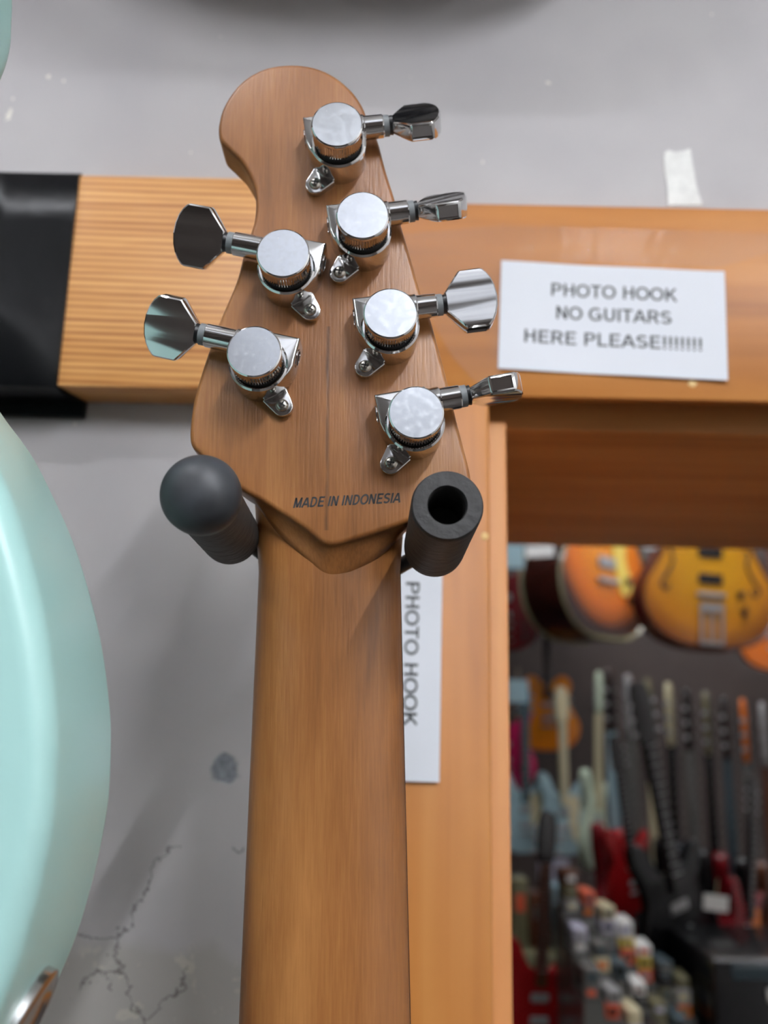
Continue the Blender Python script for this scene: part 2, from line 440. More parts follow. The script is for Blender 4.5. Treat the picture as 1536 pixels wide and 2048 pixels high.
bm = bmesh.new()
box(bm, -3.0, x_cas1 - 0.012, YW, YD, FLOOR, CEIL)
box(bm, x_cas1 - 0.012, 3.0, YW, YD, z_open + 0.012, CEIL)
bmesh.ops.remove_doubles(bm, verts=bm.verts, dist=1e-5)
tag(link('wall_front', bm, M['wall'], smooth=False), kind='structure')
slab('floor', -3, 3, -5.2, 5.2, FLOOR - 0.05, FLOOR, M['floor'])
slab('ceiling', -3, 3, -5.2, 5.2, CEIL, CEIL + 0.05, M['white_paint'])
slab('wall_rear', -3, 3, -5.25, -5.2, FLOOR, CEIL, M['shop_wall'])
slab('wall_far', -3, 3, 3.3, 3.35, FLOOR, CEIL, M['far_wall'])
slab('wall_left', -3.05, -3, -5.2, 5.2, FLOOR, CEIL, M['shop_wall'])
slab('wall_right', 2.2, 2.25, -5.2, 3.3, FLOOR, CEIL, M['white_paint'])
# casing round the opening and its lining boards
x_left_top = P(640, 420, YC).x
slab('trim_1', x_left_top, 2.19, YC, YW, z_open, z_top, M['casing_x'], 0.0012)
slab('trim_2', x_cas0, x_cas1, YC, YW, FLOOR, z_open, M['casing_z'], 0.0022)
YL = 0.471
slab('trim_3', x_cas1 - 0.012, 2.19, YL, YD, z_open - 0.0085, z_open + 0.012, M['lining'], 0.0008)
slab('trim_4', x_cas1 - 0.012, P(1012, 1400, YL).x, YL - 0.012, YD, FLOOR, z_open - 0.0085, M['lining_z'], 0.0012)

for u, v, r_ in ((969, 1072, 0.0022), (1384, 768, 0.0022), (1166, 940, 0.0)):
    if not r_: continue
    q = P(u, v, YC); bm = bmesh.new()
    prism(bm, [Vector((q.x + math.cos(a) * r_ * random.uniform(0.7, 1.2), q.z + math.sin(a) * r_ * random.uniform(0.6, 1.1))) for a in [k * PI / 5 for k in range(10)]], YC - 0.0004, YC + 0.0004)
    link('filler_spot', bm, mat('pale_filler', (232, 196, 128), 0.5), bpy.data.objects['trim_1' if v < 800 else 'trim_2'], smooth=False)
for i, (x, y, ln, d, pw) in enumerate(LAMPS + BACK_LAMPS):
    t = empty('ceiling_light', (x, y, CEIL))
    a, b = (ln / 2, 0.045) if d == 'X' else (0.045, ln / 2)
    bm = bmesh.new(); box(bm, -a, a, -b, b, -0.035, 0.0, 0.004); link('housing', bm, M['white_paint'], t)
    bm = bmesh.new()
    ax = Vector((1, 0, 0)) if d == 'X' else Vector((0, 1, 0))
    lathe(bm, [(0.001, -ln / 2 + 0.01), (0.02, -ln / 2 + 0.01), (0.02, ln / 2 - 0.01), (0.001, ln / 2 - 0.01)], (0, 0, -0.062), ax, 12)
    link('tube', bm, mat('lamp_tube_glow', (255, 255, 255), emit=(245, 248, 255), estr=pw), t)
    tag(t, 'white fluorescent batten on the shop ceiling', 'ceiling light', 'fluorescent battens on the ceiling')

for x, y in CAP_PANELS:  # unseen glowing panels, added to give the chrome caps a bright reflection
    t = empty('added_cap_panel', (x, y, CEIL))
    bm = bmesh.new(); box(bm, -0.46, 0.46, -0.31, 0.31, -0.03, 0.0, 0.003); link('frame', bm, M['white_paint'], t)
    bm = bmesh.new(); box(bm, -0.43, 0.43, -0.28, 0.28, -0.034, -0.029); link('glow_face', bm, mat('added_panel_glow', (250, 250, 250), emit=(236, 242, 255), estr=CAP_PANEL_L), t, smooth=False)
    tag(t, 'glowing panel added overhead to brighten the tuner caps', 'ceiling light', 'added panels that brighten the tuner caps')

# ------------------------------------------------------------------ striped board and its black cover
bt = P(300, 352, YB).z; bb = P(300, 775, YB).z
bx1 = P(640, 600, YB).x
bm = bmesh.new(); box(bm, -0.62, bx1, YB, YW, bb, bt, 0.0012)
tag(link('wooden_board', bm, M['board']), 'pale pine board with fine striped grain fixed across the wall', 'board')
cx = P(137, 560, YB - 0.0008).x
bm = bmesh.new()
prof = [(YW - .0004, bt + 0.0016), (YB + 0.002, bt + 0.0016), (YB - 0.0012, bt - 0.001), (YB - 0.0016, bt - 0.03), (YB - 0.0010, (bt + bb) / 2), (YB - 0.0016, bb + 0.01), (YB - 0.0008, bb - 0.0012),
        (YB + 0.006, bb - 0.0022), (YW - 0.006, bb - 0.0026), (YW - 0.0045, bb - 0.009), (YW - 0.0004, bb - 0.009), (YW - 0.0004, bb + 0.0008), (YB + 0.0004, bb - 0.0002), (YB - 0.0001, bb + 0.001), (YB - 0.0001, bt - 0.001), (YW - 0.0004, bt + 0.0002)]
rings = []
for k in range(25):
    x = -0.6 + (cx + 0.6) * k / 24
    ring = []
    for j, (y, z) in enumerate(prof):
        ex = 0.0
        if j in (8, 9, 10, 11) and k == 24: ex = 0.007
        amp = 0.0006 if 1 <= j <= 7 else 0.0
        ring.append(Vector((x + ex, y - amp * (1 + noise.noise(Vector((x * 45, z * 45, 3)))) , z)))
    rings.append(ring)
loft(bm, rings)
tag(link('black_cover', bm, M['vinyl'], ang=50), 'shiny black vinyl cover wrapped over the left end of the pine board', 'cover')

# ------------------------------------------------------------------ paper signs
def sign(name, c, w_, h_, rot, lines, label, sag=0.0):
    t = empty(name, c, (0, rot, 0))
    bm = bmesh.new(); n = 40; g = []
    curl = lambda x: -0.0004 - 0.0006 * (0.5 + 0.5 * math.sin(x * 90)) - 0.0016 * max(0.0, (x + w_ / 2) / w_) ** 4
    for i in range(n + 1):
        for j in range(3):
            x = -w_ / 2 + w_ * i / n; g.append(bm.verts.new((x, curl(x), -h_ / 2 + h_ * j / 2)))
    for i in range(n):
        for j in range(2):
            a = i * 3 + j; bm.faces.new((g[a], g[a + 3], g[a + 4], g[a + 1]))
    r = bmesh.ops.extrude_face_region(bm, geom=list(bm.faces))
    for v in [q for q in r['geom'] if isinstance(q, bmesh.types.BMVert)]: v.co.y += 0.00012
    link('sheet', bm, M['paper'], t)
    for s, hh, zz, xx, wid in lines:
        b = text_bm(s, hh, offset=0.0)
        x0, x1 = bm_width(b); k = wid / (x1 - x0)
        for v in b.verts: xn = (v.co.x - (x0 + x1) / 2) * k + xx; v.co = Vector((xn, v.co.y + curl(xn) - 0.00006, v.co.z + zz))
        link('lettering', b, M['ink'], t, smooth=False)
    tag(t, label, 'sign', 'printed paper notices on the door casing')
    return t
tl, tr, br, bl = [P(u, v, YC) for u, v in ((1001, 525), (1445, 549), (1448, 757), (1002, 741))]
c = (tl + tr + br + bl) / 4; sw = (tr - tl).length; sh = (tl - bl).length
rt = math.atan2(-(tr - tl).z, (tr - tl).x)
def cap(u0, v0, u1, v1, up):   # a line of capitals between two base line pixels
    a, b = P(u0, v0, YC), P(u1, v1, YC); q = Matrix.Rotation(-rt, 3, 'Y')
    a, b = q @ (a - c), q @ (b - c)
    return up, (a.z + b.z) / 2, (a.x + b.x) / 2, abs(b.x - a.x)
L3 = []
for s, bx in (('PHOTO HOOK', (1102, 592, 1352, 607)), ('NO GUITARS', (1112, 637, 1341, 653)), ('HERE PLEASE!!!!!!!', (1048, 685, 1401, 706))):
    hh, zz, xx, wd = cap(*bx, 0.0073); L3.append((s, hh, zz, xx, wd))
sign('paper_sign', c - Vector((0, 0.0004, 0)), sw, sh, rt, L3, 'white paper notice with three printed lines on the header board')
a1 = P(882, 1330, YC); zb_ = P(850, 1562, YC).z
c2 = Vector((a1.x - sh / 2, YC - 0.0004, zb_ + sw / 2))
ca = P(841, 1165, YC); cb = P(820, 1452, YC); cc = P(808, 1300, YC); cd = P(840, 1300, YC)
L1 = [('PHOTO HOOK', abs(cd.x - cc.x) * 0.86, P(807, 1300, YC).x + 0.0004 - c2.x, -( (ca.z + cb.z) / 2 - c2.z), abs(ca.z - cb.z))]
sign('paper_sign', c2, sw, sh, R(90.6), L1, 'white paper notice turned sideways beside the guitar neck')

# scrap of old tape on the wall
bm = bmesh.new()
pp = [P(u, v, YW) for u, v in ((1328, 308), (1336, 301), (1350, 306), (1366, 303), (1380, 298), (1385, 330), (1392, 370), (1404, 411), (1385, 412), (1355, 411), (1335, 412), (1334, 370), (1328, 340))]
cen = sum(pp, Vector()) / len(pp)
prism(bm, [(p.x - cen.x, p.z - cen.z) for p in pp], -0.0006, 0, 0)
tag(link('tape_scrap', bm, M['scrap'], loc=cen, smooth=False), 'torn whitish scrap of old tape on the wall above the header', 'tape')
# clear tape across the casing corner
def tape(name, pts, label):
    bm = bmesh.new(); q = [P(u, v, YC - 0.0003) for u, v in pts]; cn = sum(q, Vector()) / len(q)
    prism(bm, [(p.x - cn.x, p.z - cn.z) for p in q], -0.0005, 0, 0)
    tag(link(name, bm, M['clear'], loc=cn, smooth=False), label, 'tape')
tape('clear_tape', [(800, 470), (1000, 450), (1560, 468), (1560, 500), (1440, 535), (1010, 520), (1000, 780), (968, 784), (905, 715), (850, 620), (820, 560)], 'clear sticky tape film over the casing corner beside the header notice')

# ------------------------------------------------------------------ the hanging electric guitar
YG = 0.2645
G0 = P(656, 1100, YG); GR = -0.0224
guitar = empty('electric_guitar', G0, (0, GR, 0))
tag(guitar, 'electric guitar with roasted maple neck and chrome tuners, hanging back outwards in the hanger', 'guitar')
QI = Matrix.Rotation(-GR, 3, 'Y')
def GL(u, v, y=YG): return QI @ (P(u, v, y) - G0)

face_px = [(583,127),(630,133),(668,150),(700,176),(722,205),(737,240),(755,278),(772,340),(790,398),(803,451),(822,515),(840,578),(861,637),(880,705),(897,770),(913,838),(928,895),(939,940),(941,962),(932,982),
           (900,1003),(860,1024),(812,1046),(760,1064),(712,1079),(682,1088),(658,1090),(638,1082),(616,1063),(587,1043),(557,1024),(520,1000),(483,979),(440,944),(399,908),(384,893),(379,872),(382,830),(390,787),
           (413,712),(439,640),(472,562),(485,513),(500,466),(508,440),(511,405),(507,373),(498,350),(482,323),(459,300),(441,282),(436,262),(438,240),(446,213),(466,180),(495,152),(535,133)]
out = [Vector((q.x, q.z)) for q in (GL(u, v) for u, v in face_px)]
out = catmull(out, 5)
TH = 0.0145
zv = GL(656, 1087).z
def scoop(p, k):      # the lower V flows down on to the neck as it gets deeper
    ax = abs(p.x); wgt = max(0.0, 1 - (ax / 0.0235) ** 2.0)
    if p.y > GL(399, 900).z: wgt = 0
    return Vector((p.x, p.y - 0.0088 * k * wgt))
bm = bmesh.new(); rings = []
for k in range(6):
    t = k / 5 * PI / 2; r = 0.0016
    rings.append([Vector((q.x, r * (1 - math.cos(t)), q.y)) for q in inset(out, r * (1 - math.sin(t)))])
for y, k in ((0.0026, 0.10), (0.0036, 0.28), (0.0046, 0.52), (0.0054, 0.78), (0.0062, 1.0), (0.0085, 1.2)):
    rings.append([Vector((q.x, y, q.y)) for q in (scoop(p, k) for p in out)])
rings.append([Vector((q.x, TH - 0.001, q.y)) for q in (scoop(p, 1.2) for p in out)])
rings.append([Vector((q.x, TH, q.y)) for q in inset([scoop(p, 1.2) for p in out], 0.001)])
loft(bm, rings)
# the neck itself, in the same piece of wood
def neck_ring(z, n=40):
    wv = 0.0224 + 0.0000155 * (43.0 - (z + G0.z) * 1000) ; wv = max(0.0220, wv) + max(0.0, z + 0.004) * 0.10
    yc = 0.0185; cr = 0.0058; d = yc - cr
    pts = []
    for i in range(n + 1):
        t = PI * i / n; cc, ss = math.cos(t), math.sin(t)
        pts.append(Vector((wv * math.copysign(abs(cc) ** 0.86, cc) - 0.0005, yc - d * ss ** 0.92, z)))
    pts += [Vector((-wv - 0.0005, 0.0215, z)), Vector((wv - 0.0005, 0.0215, z))]
    return pts
zs = [0.019, 0.012, 0.006, 0.0, -0.004, -0.008, -0.013, -0.02, -0.04, -0.08, -0.12, -0.16, -0.2, -0.26, -0.34]
loft(bm, [neck_ring(z) for z in zs])
link('neck', bm, M['maple'], guitar, ang=40)
bm = bmesh.new(); rg = []
for z in (0.003, -0.34):
    wv = 0.0222 + 0.0000155 * (43.0 - (z + G0.z) * 1000)
    pts = [Vector((-wv, 0.0215, z))] + [Vector((wv * s / 8, 0.0262 - 0.0012 * (s / 8) ** 2, z)) for s in range(-8, 9)] + [Vector((wv, 0.0215, z))]
    rg.append(pts)
loft(bm, rg); link('fretboard', bm, M['rosewood'], guitar, ang=30)
bm = bmesh.new(); box(bm, -0.0212, 0.0212, 0.0145, 0.0275, 0.003, 0.0062, 0.0005); link('nut', bm, M['paper'], guitar)
for k in range(1, 11):
    z = 0.003 - 0.648 * (1 - 2 ** (-k / 12.0))
    if z < -0.33: break
    bm = bmesh.new(); box(bm, -0.0217, 0.0217, 0.0245, 0.0272, z - 0.0011, z + 0.0011, 0.0004); link('fret', bm, M['chrome_soft'], guitar)
# decal
a, b = GL(586, 1016), GL(801, 1005)
tb = text_bm('MADE IN INDONESIA', 0.0031, offset=0.02, shear=0.28, thick=0.00003)
x0, x1 = bm_width(tb); k = (b.x - a.x) / (x1 - x0)
an = math.atan2(b.z - a.z, b.x - a.x)
for v in tb.verts:
    x = (v.co.x - x0) * k; z = v.co.z
    v.co = Vector((a.x + x * math.cos(an) - z * math.sin(an), v.co.y - 0.00002, a.z + x * math.sin(an) + z * math.cos(an)))
dec = link('lettering', tb, M['ink'], guitar, smooth=False); dec['label'] = 'black printed words'

mm = 0.001
def build_tuner(sx):
    """housing at the wood (y = 0, towards the viewer is -y); sx = 1 key to the right, -1 key to the left"""
    ex = 0.0 if sx > 0 else 3.4      # the two keys on the bass side sit a little further out
    bm = bmesh.new()
    prof = hull(circ(0, 0, 8.8, 64) + [(-10.3, 11.0), (-10.3, 1.8), (5.0, 11.0), (-9.7, -0.6)])
    # resample densely for clean rims
    d = []
    for i in range(len(prof)):
        p, q = prof[i], prof[(i + 1) % len(prof)]; m_ = max(1, int((q - p).length / 0.8))
        d += [p.lerp(q, s / m_) for s in range(m_)]
    pr = [Vector((q.x * sx * mm, q.y * mm)) for q in d]
    prism(bm, pr, -9.6 * mm, -0.0 * mm, 0.7 * mm, 3, both=False)
    # raised ring under the knob
    lathe(bm, [(7.2 * mm, 0), (8.75 * mm, 0), (8.95 * mm, 0.5 * mm), (8.4 * mm, 1.0 * mm), (7.2 * mm, 1.0 * mm)], (0, -9.1 * mm, 0), (0, -1, 0), 64)
    # worm sleeve
    lathe(bm, [(3.9 * mm, 0), (4.25 * mm, 0), (4.25 * mm, 9.0 * mm), (3.9 * mm, 9.4 * mm), (3.75 * mm, 9.4 * mm), (3.65 * mm, (15.2 + ex) * mm), (3.3 * mm, (15.6 + ex) * mm), (1 * mm, (15.6 + ex) * mm)], (0, -6.0 * mm, 6.8 * mm), (sx, 0, 0), 40)
    # screw tab
    tabp = hull(circ(-9.0, -9.0, 3.3, 28) + [(-8.7, -3.0), (-2.8, -9.0), (-4.0, -4.0)])
    d = []
    for i in range(len(tabp)):
        p, q = tabp[i], tabp[(i + 1) % len(tabp)]; m_ = max(1, int((q - p).length / 0.6))
        d += [p.lerp(q, s / m_) for s in range(m_)]
    tp = [Vector((q.x * sx * mm, q.y * mm)) for q in d]
    vs = prism(bm, tp, -2.4 * mm, 0, 0.35 * mm, 3, both=False)
    # sunken middle of the tab and two little ribs
    lathe(bm, [(0.3 * mm, 0), (0.62 * mm, 0), (0.55 * mm, 3.6 * mm), (0.2 * mm, 4.2 * mm)], (-5.6 * sx * mm, -1.8 * mm, -5.2 * mm), (0, -1, 0), 12)
    tube(bm, [Vector((sx * (-7.9) * mm, -2.35 * mm, -4.2 * mm)), Vector((sx * (-5.9) * mm, -2.5 * mm, -6.6 * mm)), Vector((sx * (-3.4) * mm, -2.35 * mm, -8.4 * mm))], 0.3 * mm, 8)
    bore_x = -10.35 * sx * mm
    lathe(bm, [(0.1 * mm, 0), (2.9 * mm, 0), (2.9 * mm, 0.35 * mm), (2.3 * mm, 0.35 * mm), (2.2 * mm, -0.6 * mm), (0.1 * mm, -0.6 * mm)], (-10.25 * sx * mm, -5.2 * mm, 6.0 * mm), (-sx, 0, 0), 28)
    h = link('tuning_machine', bm, M['chrome'], None, ang=32)
    bm = bmesh.new()
    lathe(bm, [(2.2 * mm, -0.2 * mm), (2.2 * mm, 0.12 * mm), (0.05 * mm, 0.12 * mm)], (-10.3 * sx * mm, -5.2 * mm, 6.0 * mm), (-sx, 0, 0), 24)
    link('shaft_hole', bm, M['hole'], h)
    # knob
    bm = bmesh.new()
    lathe(bm, [(7.1 * mm, 0.8 * mm), (7.1 * mm, 2.5 * mm), (7.6 * mm, 2.7 * mm)], (0, -9 * mm, 0), (0, -1, 0), 64, cap=False)
    for f in bm.faces: f.material_index = 1
    lathe(bm, [(7.4 * mm, 2.7 * mm), (7.85 * mm, 2.9 * mm), (7.85 * mm, 8.2 * mm), (7.6 * mm, 8.35 * mm)], (0, -9 * mm, 0), (0, -1, 0), 116, knurl=0.06, mi=0, cap=False)
    lathe(bm, [(7.4 * mm, 8.3 * mm), (8.05 * mm, 8.4 * mm), (8.15 * mm, 9.0 * mm), (8.0 * mm, 9.7 * mm), (7.6 * mm, 10.0 * mm)], (0, -9 * mm, 0), (0, -1, 0), 72, mi=0, cap=False)
    tv = lathe(bm, [(7.6 * mm, 10.0 * mm), (7.2 * mm, 10.0 * mm)], (0, -9 * mm, 0), (0, -1, 0), 72, mi=2, cap=False)
    bm.faces.new(tv[-1]).material_index = 2
    kb = link('locking_knob', bm, [M['chrome'], M['hole'], M['chrome_top']], h, ang=28)
    # screw
    bm = bmesh.new()
    lathe(bm, [(2.0 * mm, 0), (2.05 * mm, 0.35 * mm), (1.75 * mm, 0.95 * mm), (1.2 * mm, 1.35 * mm), (0.7 * mm, 1.45 * mm)], (-9 * sx * mm, -2.4 * mm, -9 * mm), (0, -1, 0), 28)
    for aa in (20, 110):
        r = bmesh.ops.create_cube(bm, size=1)
        for v in r['verts']:
            q = Vector((v.co.x * 2.3 * mm, v.co.y * 0.5 * mm, v.co.z * 0.42 * mm)); q.rotate(Matrix.Rotation(R(aa), 3, 'Y'))
            v.co = q + Vector((-9 * sx * mm, -3.72 * mm, -9 * mm))
        for f in {f for v in r['verts'] for f in v.link_faces}: f.material_index = 1
    link('screw', bm, [M['screw'], M['hole']], h)
    bm = bmesh.new()
    lathe(bm, [(1 * mm, 15.5 * mm), (3.35 * mm, 15.5 * mm), (3.35 * mm, 17.3 * mm), (1 * mm, 17.3 * mm)], (sx * ex * mm, -6.0 * mm, 6.8 * mm), (sx, 0, 0), 32)
    link('washer', bm, M['gray_washer'], h)
    bm = bmesh.new()
    lathe(bm, [(1 * mm, 17.3 * mm), (2.9 * mm, 17.3 * mm), (3.1 * mm, 18.5 * mm), (1 * mm, 18.5 * mm)], (sx * ex * mm, -6.0 * mm, 6.8 * mm), (sx, 0, 0), 32)
    link('collar', bm, M['black_washer'], h)
    # string post on the far side of the headstock
    bm = bmesh.new()
    lathe(bm, [(4.5 * mm, 14.5 * mm), (4.5 * mm, 16.5 * mm), (3 * mm, 16.6 * mm), (3 * mm, 23 * mm), (2.4 * mm, 24 * mm), (3 * mm, 30 * mm)], (0, 0, 0), (0, 1, 0), 24)
    link('string_post', bm, M['chrome_soft'], h)
    # key
    bm = bmesh.new()
    kp = [(18.3, 3.2), (22.9, 9.2), (23.5, 9.6), (29.3, 9.6), (30.2, 9.2), (31.3, 7.8), (32.3, 5.8), (33.0, 3.2), (33.3, 0)]
    kp = [(18.3 + (a_ - 18.3) * 1.07, b_) for a_, b_ in kp]
    kp = kp + [(a_, -b_) for a_, b_ in kp[::-1][1:]]
    def th(x): return 1.9 + (min(x, 22.0) - 18.3) / 3.7 * 1.5
    rings = []
    for yy, ins in ((-1, 0.55), (-0.86, 0.12), (-0.7, 0.0), (0.7, 0.0), (0.86, 0.12), (1, 0.55)):
        q = inset([Vector(p) for p in kp], ins)
        rings.append([Vector((p.x * sx * mm, yy * th(o_[0]) * mm, p.y * mm)) for p, o_ in zip(q, kp)])
    loft(bm, rings)
    bm.faces.ensure_lookup_table()
    fl = [f for f in bm.faces if abs(f.normal.z) > 0.9 or abs(abs(f.calc_center_median().z) - 9.6 * mm) < 0.2 * mm and f.calc_area() > 8e-6]
    fl = [f for f in fl if abs(abs(f.calc_center_median().z) - 9.6 * mm) < 0.15 * mm and f.calc_area() > 1e-5]
    if fl:
        bmesh.ops.inset_individual(bm, faces=fl, thickness=0.75 * mm, depth=0)
        for f in fl:
            s = 1 if f.calc_center_median().z > 0 else -1
            for v in f.verts: v.co.z -= s * 0.9 * mm
    for zc in [q_ * 1.5 for q_ in range(-6, 7)]:
        bmesh.ops.bisect_plane(bm, geom=bm.verts[:] + bm.edges[:] + bm.faces[:], plane_co=(0, 0, zc * mm), plane_no=(0, 0, 1))
    for v in bm.verts: v.co.y *= 1.04 - 0.24 * (v.co.z / (9.6 * mm)) ** 2
    k_ = link('key', bm, M['chrome'], h, loc=(sx * ex * mm, -6.0 * mm, 6.8 * mm), ang=25)
    return h

def copy_tree(o, parent=None):
    c_ = o.copy(); COL.objects.link(c_); c_.parent = parent
    for ch in list(o.children): copy_tree(ch, c_)
    return c_

protoR, protoL = build_tuner(1), build_tuner(-1)
usedR = usedL = False
# cap pixel, side, tilt of the key axis, turn of the key about its shaft, turn of the knob
for (u, v), sd, ang, kt in [((674, 248), 1, 7.5, -35), ((725, 430), 1, 8.5, -50), ((781, 626), 1, 7.5, 4), ((832.5, 824.5), 1, 10.5, -82),
                        ((566, 505.5), -1, -11.5, 29), ((508, 702.5), -1, -13.0, 31)]:
    q = QI @ (P(u, v, 0.2455) - G0)
    if sd > 0: t = protoR if not usedR else copy_tree(protoR, guitar); usedR = True
    else: t = protoL if not usedL else copy_tree(protoL, guitar); usedL = True
    t.parent = guitar; t.location = (q.x, 0, q.z); t.rotation_euler = (0, -R(ang), 0)
    for ch in t.children:
        if ch.name.startswith('key'): ch.rotation_euler = (R(kt), 0, 0)
        if ch.name.startswith('screw'): pass

# ------------------------------------------------------------------ the wall hanger
hang = empty('guitar_hanger', Vector((-0.017, YC, 0.05)))
tag(hang, 'forked wall hanger with black foam arms, the right arm missing its end cap', 'hanger')
H0 = hang.location.copy()
def sleeve(tip, base, r, hollow):
    tip, base = tip - H0, base - H0
    ax = (tip - base); L_ = ax.length
    bm = bmesh.new(); prof = []
    n = 46
    for i in range(n + 1):
        s = i / n; rr = r
        if s < 0.5: rr = r * (1 + 0.012 * math.sin(i * 2.1) * (1 - s * 2) + 0.006 * math.sin(i * 5.3))
        prof.append((rr, L_ * s))
    if hollow:
        prof = [(r * 0.35, 0.0), (r * 0.9, 0)] + prof[1:-1] + [(r * 0.985, L_ - 0.0006), (r * 0.95, L_), (r * 0.56, L_), (r * 0.53, L_ - 0.0006), (r * 0.53, L_ - 0.022), (r * 0.3, L_ - 0.022)]
    else: prof = [(r * 0.35, 0.0), (r * 0.9, 0)] + prof[1:]
    lathe(bm, prof, base, ax, 48)
    return link('foam_sleeve', bm, M['foam'], hang, ang=60), ax.normalized()
tR, bR = P(895, 1010, 0.225), P(868, 1096, 0.278)
tL, bL = P(402, 990, 0.222), P(462, 1073, 0.280)
sR, aR = sleeve(tR, bR, 0.0094, True)
sL, aL = sleeve(tL, bL, 0.0091, False)
sR['label'] = 'black foam sleeve with an open hollow end'
bm = bmesh.new(); r = 0.0103
prof = [(r * 0.93, -0.0035), (r * 0.985, -0.0030)] + [(r * math.cos(t) ** 0.85, r * 0.82 * math.sin(t)) for t in [k / 14 * PI / 2 for k in range(14)]] + [(0.0003, r * 0.82)]
lathe(bm, prof, tL - H0, aL, 56)
ec = link('end_cap', bm, M['rubber'], hang, ang=60); ec['label'] = 'rounded dusty black rubber cap'
bm = bmesh.new()
mid = Vector((-0.017, 0.312, 0.047)) - H0
pts = catmull([bL - H0 + aL * 0.006, bL - H0 - aL * 0.003, bL - H0 + Vector((0.006, 0.012, -0.001)), mid + Vector((-0.012, -0.010, -0.002)), mid + Vector((0, -0.008, -0.002)), mid + Vector((0.012, -0.010, -0.002)), bR - H0 + Vector((-0.006, 0.014, -0.001)), bR - H0 - aR * 0.003, bR - H0 + aR * 0.006], 6, closed=False)
tube(bm, pts, 0.0026, 14); link('yoke', bm, M['steel'], hang)
bm = bmesh.new(); tube(bm, [mid + Vector((0, -0.008, -0.002)), Vector((0, -0.004, 0))], 0.0045, 16); link('stem', bm, M['steel'], hang)
bm = bmesh.new(); box(bm, -0.019, 0.019, -0.006, -0.0005, -0.03, 0.03, 0.0015); link('mounting_plate', bm, M['steel'], hang)

# ------------------------------------------------------------------ seafoam guitar beside it, and the ones hanging above
YS0, YS, YS1 = 0.190, 0.233, 0.238
sil = [(22,55),(16,105),(0,152),(-45,250),(-88,370),(-108,480),(-100,600),(-62,715),(0,822),(60,905),(100,980),(145,1080),(180,1190),(205,1300),(220,1420),(222,1500),(217,1600),(200,1700),(178,1790),(150,1880),(112,1970),(78,2045),(38,2115),(-15,2190)]
pts = [P(u, v, YS) for u, v in sil]
body = [Vector((p.x, p.z)) for p in pts]
e = body[-1]; hn = body[0]; N0 = len(body)
body += [Vector((e.x - 0.035, e.y - 0.028)), Vector((e.x - 0.09, e.y - 0.038)), Vector((e.x - 0.16, e.y - 0.025)), Vector((e.x - 0.22, e.y + 0.015)), Vector((e.x - 0.24, e.y + 0.075)), Vector((e.x - 0.226, e.y + 0.14)), Vector((e.x - 0.205, e.y + 0.20)),
         Vector((e.x - 0.235, hn.y + 0.0)), Vector((e.x - 0.24, hn.y + 0.05)), Vector((e.x - 0.215, hn.y + 0.075)), Vector((e.x - 0.18, hn.y + 0.04)), Vector((e.x - 0.155, hn.y - 0.02)), Vector((e.x - 0.105, hn.y - 0.03)), Vector((e.x - 0.085, hn.y + 0.01)), Vector((hn.x - 0.045, hn.y + 0.035)), Vector((hn.x - 0.018, hn.y + 0.035)), Vector((hn.x - 0.003, hn.y + 0.017))]
def body_mesh(name, outl, y0, y1, r, m, parent, org):
    bm = bmesh.new(); prism(bm, [Vector((p.x - org.x, p.y - org.z)) for p in catmull(outl, 6)], y0 - org.y, y1 - org.y, r, 6)
    return link(name, bm, m, parent, ang=60)
sg = empty('electric_guitar', (e.x - 0.13, 0.21, 0.0))
tag(sg, 'seafoam green solid body guitar at the left edge, edge jack plate showing', 'guitar')
body_mesh('body', body, YS0, YS1, 0.006, M['seafoam'], sg, sg.location)
def simple_neck(parent, x, z0, z1, yb, m=None):
    bm = bmesh.new(); box(bm, x - 0.024, x + 0.024, yb - 0.018, yb + 0.004, z0, z1, 0.005); link('neck', bm, m or M['maple'], parent)
simple_neck(sg, 0.0, hn.y - 0.04, 0.62, -0.022)
for zz in (0.0, 0.1):
    bm = bmesh.new(); box(bm, -0.035, 0.035, -0.026, -0.0195, zz - 0.01, zz + 0.01, 0.004); link('pickup', bm, M['black_washer'], sg)
# jack plate on the edge of the body
i0 = 12
ja, jb = Vector(body[N0 - 4]), Vector(body[N0 - 2])
tg = (jb - ja).normalized(); nrm = Vector((-tg.y, tg.x))
if nrm.x < 0: nrm = -nrm
T3 = Vector((tg.x, 0, tg.y)); N3 = Vector((nrm.x, 0, nrm.y))
bq = Vector(body[N0 - 3])
cj = Vector((bq.x, (YS0 + YS1) / 2 + 0.002, bq.y)) - sg.location + T3 * 0.002 + N3 * 0.0002
def oval(a_, b_, n=40): return [(a_ * math.cos(2 * PI * i / n), b_ * math.sin(2 * PI * i / n)) for i in range(n)]
bm = bmesh.new(); rings = []
for (s, hgt) in ((1.0, -0.0015), (1.0, 0.0008), (0.96, 0.0012), (0.84, 0.0013), (0.78, 0.0004), (0.6, -0.0000), (0.3, -0.0002)):
    rings.append([cj + T3 * p[0] * s + Vector((0, 1, 0)) * p[1] * s + N3 * hgt for p in oval(0.0195, 0.0125)])
loft(bm, rings); link('jack_plate', bm, M['chrome_soft'], sg)
bm = bmesh.new(); lathe(bm, [(0.003, -0.001), (0.0062, -0.001), (0.0062, 0.0028), (0.0046, 0.0034), (0.0044, -0.001), (0.001, -0.001)], cj, N3, 28); link('jack_socket', bm, M['chrome_soft'], sg)

